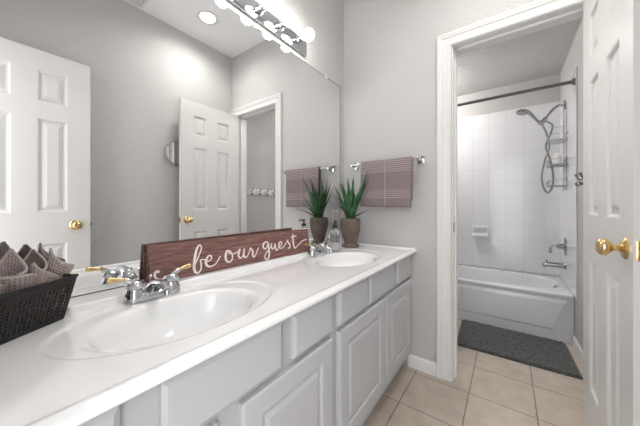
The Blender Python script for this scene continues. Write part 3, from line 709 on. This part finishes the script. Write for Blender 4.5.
# plumbing on the end wall
XW = X1-.0085; PY = 3.045
va = thing('shower_valve', 'chrome shower valve with oval escutcheon and lever on the tub end wall', 'faucet', (XW, PY, .715))
mb = MB(); rg = []
for s_, t_ in ((1, 0), (1, .003), (.85, .008), (.45, .010)):
    rg.append([mb.bm.verts.new((XW-t_, PY+.062*s_*cos(2*pi*i/32), .715+.080*s_*sin(2*pi*i/32))) for i in range(32)])
mb.loft(rg); mb.build('escutcheon', m_steel, va)
mb = MB(); mb.lathe([(.030, .008), (.026, .020), (.022, .040), (.018, .055), (.001, .058)], (XW, PY, .715), (-1, 0, 0), 24); mb.tube([(XW-.05, PY, .715), (XW-.085, PY, .716), (XW-.098, PY, .700), (XW-.100, PY, .650)], [.011, .010, .011, .009], 12); mb.build('lever', m_steel, va)
sp = thing('tub_spout', 'chrome tub spout below the shower valve', 'faucet', (XW, PY, .55))
mb = MB(); mb.lathe([(.032, 0), (.030, .008), (.024, .014), (.022, .03)], (XW, PY, .548), (-1, 0, 0), 24); mb.tube([(XW-.01, PY, .548), (XW-.05, PY, .549), (XW-.11, PY, .549), (XW-.135, PY, .543), (XW-.148, PY, .528)], [.024, .022, .020, .019, .015], 16); mb.build('spout_body', m_steel, sp)
MB().tube([(XW-.125, PY, .562), (XW-.125, PY, .584)], [.004, .007], 10).build('diverter_knob', m_steel, sp)
sh = thing('hand_shower', 'brushed steel hand shower on a curved arm with a looping hose', 'shower head', (XW, PY, 1.936))
MB().lathe([(.032, 0), (.030, .005), (.012, .012)], (XW, PY, 1.936), (-1, 0, 0), 24).build('flange', m_steel, sh)
MB().tube(spline([(XW, PY, 1.936), (XW-.045, PY, 1.946), (XW-.085, PY, 1.916), (XW-.135, PY, 1.846)], 5), .0105, 12).build('shower_arm', m_steel, sh)
MB().lathe([(.015, -.03), (.018, -.02), (.018, .02), (.015, .03)], (XW-.145, PY, 1.831), (.55, 0, .8), 18).box((XW-.185, PY-.016, 1.803), (XW-.135, PY+.016, 1.837), .008).build('holder', m_steel, sh)
hp = spline([(XW-.165, PY, 1.816), (XW-.195, PY, 1.851), (XW-.230, PY, 1.906), (XW-.262, PY, 1.939), (XW-.290, PY, 1.953)], 5)
MB().tube(hp, [.012]*8+[.0125, .013, .0135, .014, .015, .016, .017, .017, .018, .019, .02, .02, .02], 14).build('handle', m_steel, sh)
MB().lathe([(.012, .03), (.030, .020), (.043, .008), (.045, -.006), (.040, -.010), (.001, -.010)], (XW-.300, PY, 1.939), (.25, .15, .95), 26).build('spray_head', m_steel, sh)
ho = spline([(XW-.165, PY, 1.816), (XW-.140, PY, 1.761), (XW-.118, PY, 1.681), (XW-.108, PY, 1.581), (XW-.135, PY, 1.481), (XW-.155, PY, 1.361), (XW-.150, PY, 1.251), (XW-.120, PY, 1.186), (XW-.088, PY, 1.231), (XW-.082, PY+.005, 1.341), (XW-.100, PY+.012, 1.481), (XW-.128, PY+.015, 1.601), (XW-.100, PY+.015, 1.701), (XW-.085, PY+.01, 1.781), (XW-.125, PY+.004, 1.826)], 6)
MB().tube(ho, .0078, 10).build('hose', m_steel, sh)
# hanging wire caddy
m_wire = mat('caddy_wire', (.34, .34, .35), .3, 1)
cd = thing('shower_caddy', 'tiered chrome wire shower caddy hanging on the tiled end wall', 'caddy', (XW, 3.02, 1.2))
y0, y1 = 2.91, 3.15
mb = MB(); w = .0034
for y in (y0+.05, y1-.05): mb.tube([(XW-.006, y, 1.90), (XW-.006, y, 1.20)], .0024, 6)
mb.tube(spline([(XW-.006, y0+.05, 1.90), (XW-.010, PY-.01, 1.985), (XW-.006, y1-.05, 1.90)], 6), w, 6)
mb.tube([(XW-.006, y0+.05, 1.74), (XW-.115, y0+.03, 1.74)], w*.7, 5)
mb.build('frame', m_wire, cd)
for z in (1.63, 1.42, 1.24):
    mb = MB(); dpt = .118
    for zz in (z, z+.045):
        mb.tube([(XW-.004, y0, zz), (XW-.004, y1, zz), (XW-dpt, y1, zz), (XW-dpt, y0, zz)], w*.8, 6, closed=True)
    for k in range(9): y = y0+(y1-y0)*k/8; mb.tube([(XW-.004, y, z), (XW-dpt, y, z), (XW-dpt, y, z+.045)], w*.55, 5)
    mb.build('shelf', m_wire, cd)
for i, (z, y, hh, rr, lab) in enumerate([(1.424, 2.96, .10, .024, 'short white bottle on the middle shelf of the shower caddy, near side'), (1.424, 3.04, .085, .026, 'squat white bottle on the middle shelf of the shower caddy, centre'), (1.424, 3.11, .11, .022, 'tall white bottle on the middle shelf of the shower caddy, far side')]):
    q = thing('shampoo_bottle', lab, 'bottle', (XW-.06, y, z), 0, 'bottles in the shower caddy')
    MB().lathe([(rr*.9, 0), (rr, .004), (rr, hh*.75), (rr*.5, hh*.86), (rr*.4, hh*.88)], (XW-.06, y, z), n=20).build('bottle_body', m_soap, q); MB().lathe([(rr*.45, hh*.88), (rr*.45, hh), (.001, hh)], (XW-.06, y, z), n=16).build('cap', m_plate, q)
# rod
m_rod = mat('dark_rod', (.16, .155, .15), .4, .8)
rd = thing('shower_curtain_rod', 'dark metal shower curtain rod spanning above the tub', 'curtain rod', (.7, 2.672, 2.0))
MB().tube([(XBL+.010, 2.672, 2.0), (X1-.010, 2.672, 2.0)], 0.0125, 16).build('rod', m_rod, rd)
for x, s_ in ((XBL+.0085, 1), (X1-.0085, -1)): MB().lathe([(.027, 0), (.027, .006), (.017, .016), (.015, .02)], (x, 2.672, 2.0), (s_, 0, 0), 24).build('end_flange', m_rod, rd)
# mat
mb = MB(); q = [(.715, 2.20), (1.418, 2.215), (1.402, 2.715), (.692, 2.722)]; NX_, NY_ = 110, 80; g = []
for i in range(NX_+1):
    row = []
    for j in range(NY_+1):
        u, v = i/NX_, j/NY_; a = Vector(q[0]).lerp(Vector(q[1]), u); c = Vector(q[3]).lerp(Vector(q[2]), u); p = a.lerp(c, v)
        ed = min(u, 1-u, v, 1-v); z = .004+.014*ss(ed/.03)+.006*noise.noise(Vector((p.x*60, p.y*60, 0)))*ss(ed/.03)+.004*noise.noise(Vector((p.x*160, p.y*160, 3)))
        if ed == 0: z = .001
        row.append(mb.bm.verts.new((p.x, p.y, max(z, .001))))
    g.append(row)
for a, c in zip(g, g[1:]):
    for k in range(NY_): mb.bm.faces.new((a[k], c[k], c[k+1], a[k+1]))
mb.bm.faces.new([g[0][0], g[0][-1], g[-1][-1], g[-1][0]])
bm_ = mb.build('bath_mat', m_rug, angle=180, doubles=0); tag(bm_, 'dark grey plush bath mat on the tile floor in front of the tub', 'bath mat')
# toilet, mostly hidden behind the left jamb
ty_ = 2.33
to = thing('toilet', 'white toilet whose bowl just shows past the left door jamb', 'toilet', (.30, ty_, 0))
def oval(cx, a, b_, z, n=36, egg=.12):
    return [(cx+a*cos(2*pi*i/n), ty_+b_*sin(2*pi*i/n)*(1-egg*cos(2*pi*i/n)), z) for i in range(n)]
mb = MB(); mb.loft([[mb.bm.verts.new(p) for p in oval(*r)] for r in [(.36, .21, .11, .001), (.36, .20, .105, .03), (.38, .17, .09, .12), (.42, .20, .12, .22), (.46, .235, .165, .31), (.48, .235, .18, .37), (.48, .235, .18, .395), (.48, .18, .13, .395), (.46, .13, .09, .28)]]); mb.build('bowl', m_porc, to)
mb = MB(); mb.loft([[mb.bm.verts.new(p) for p in oval(*r)] for r in [(.475, .232, .18, .3955), (.475, .238, .185, .403), (.475, .236, .183, .412), (.475, .232, .178, .414)]]); mb.build('seat', m_plate, to)
mb = MB(); mb.loft([[mb.bm.verts.new(p) for p in oval(*r)] for r in [(.473, .232, .18, .4145), (.473, .238, .185, .420), (.473, .230, .178, .430), (.473, .15, .12, .434)]]); mb.build('lid', m_plate, to)
MB().box((XBL+.012, ty_-.22, .40), (XBL+.20, ty_+.22, .74), .02, 3).box((.13, ty_-.11, .12), (.30, ty_+.11, .392), .03).build('tank', m_porc, to)
MB().box((XBL+.008, ty_-.23, .741), (XBL+.21, ty_+.23, .775), .01).build('tank_lid', m_porc, to)
MB().tube([(XBL+.20, ty_-.16, .68), (XBL+.22, ty_-.16, .68), (XBL+.225, ty_-.10, .675)], .006, 8).build('flush_lever', m_chrome, to)
# coat hooks on the right wall, seen through the doorway in the mirror
ch = thing('coat_hook_rack', 'white wooden rail with four dark metal hooks on the wall past the doorway', 'hook rack', (X1, 2.16, 1.25))
MB().box((X1-.014, 1.93, 1.197), (X1-.0005, 2.38, 1.267), .004).build('rail', m_trim, ch)
for k in range(4):
    y = 1.985+k*.117
    hb_ = MB().box((X1-.022, y-.030, 1.203), (X1-.014, y+.030, 1.262), .004).build('hook_plate', m_trim, ch)
    MB().tube(spline([(X1-.02, y, 1.240), (X1-.040, y, 1.242), (X1-.052, y, 1.266)], 4), .005, 10).tube(spline([(X1-.02, y, 1.226), (X1-.038, y, 1.204), (X1-.050, y, 1.203), (X1-.056, y, 1.220)], 4), .005, 10).ball((X1-.053, y, 1.268), .008, 12).build('hook', m_nickel, hb_)
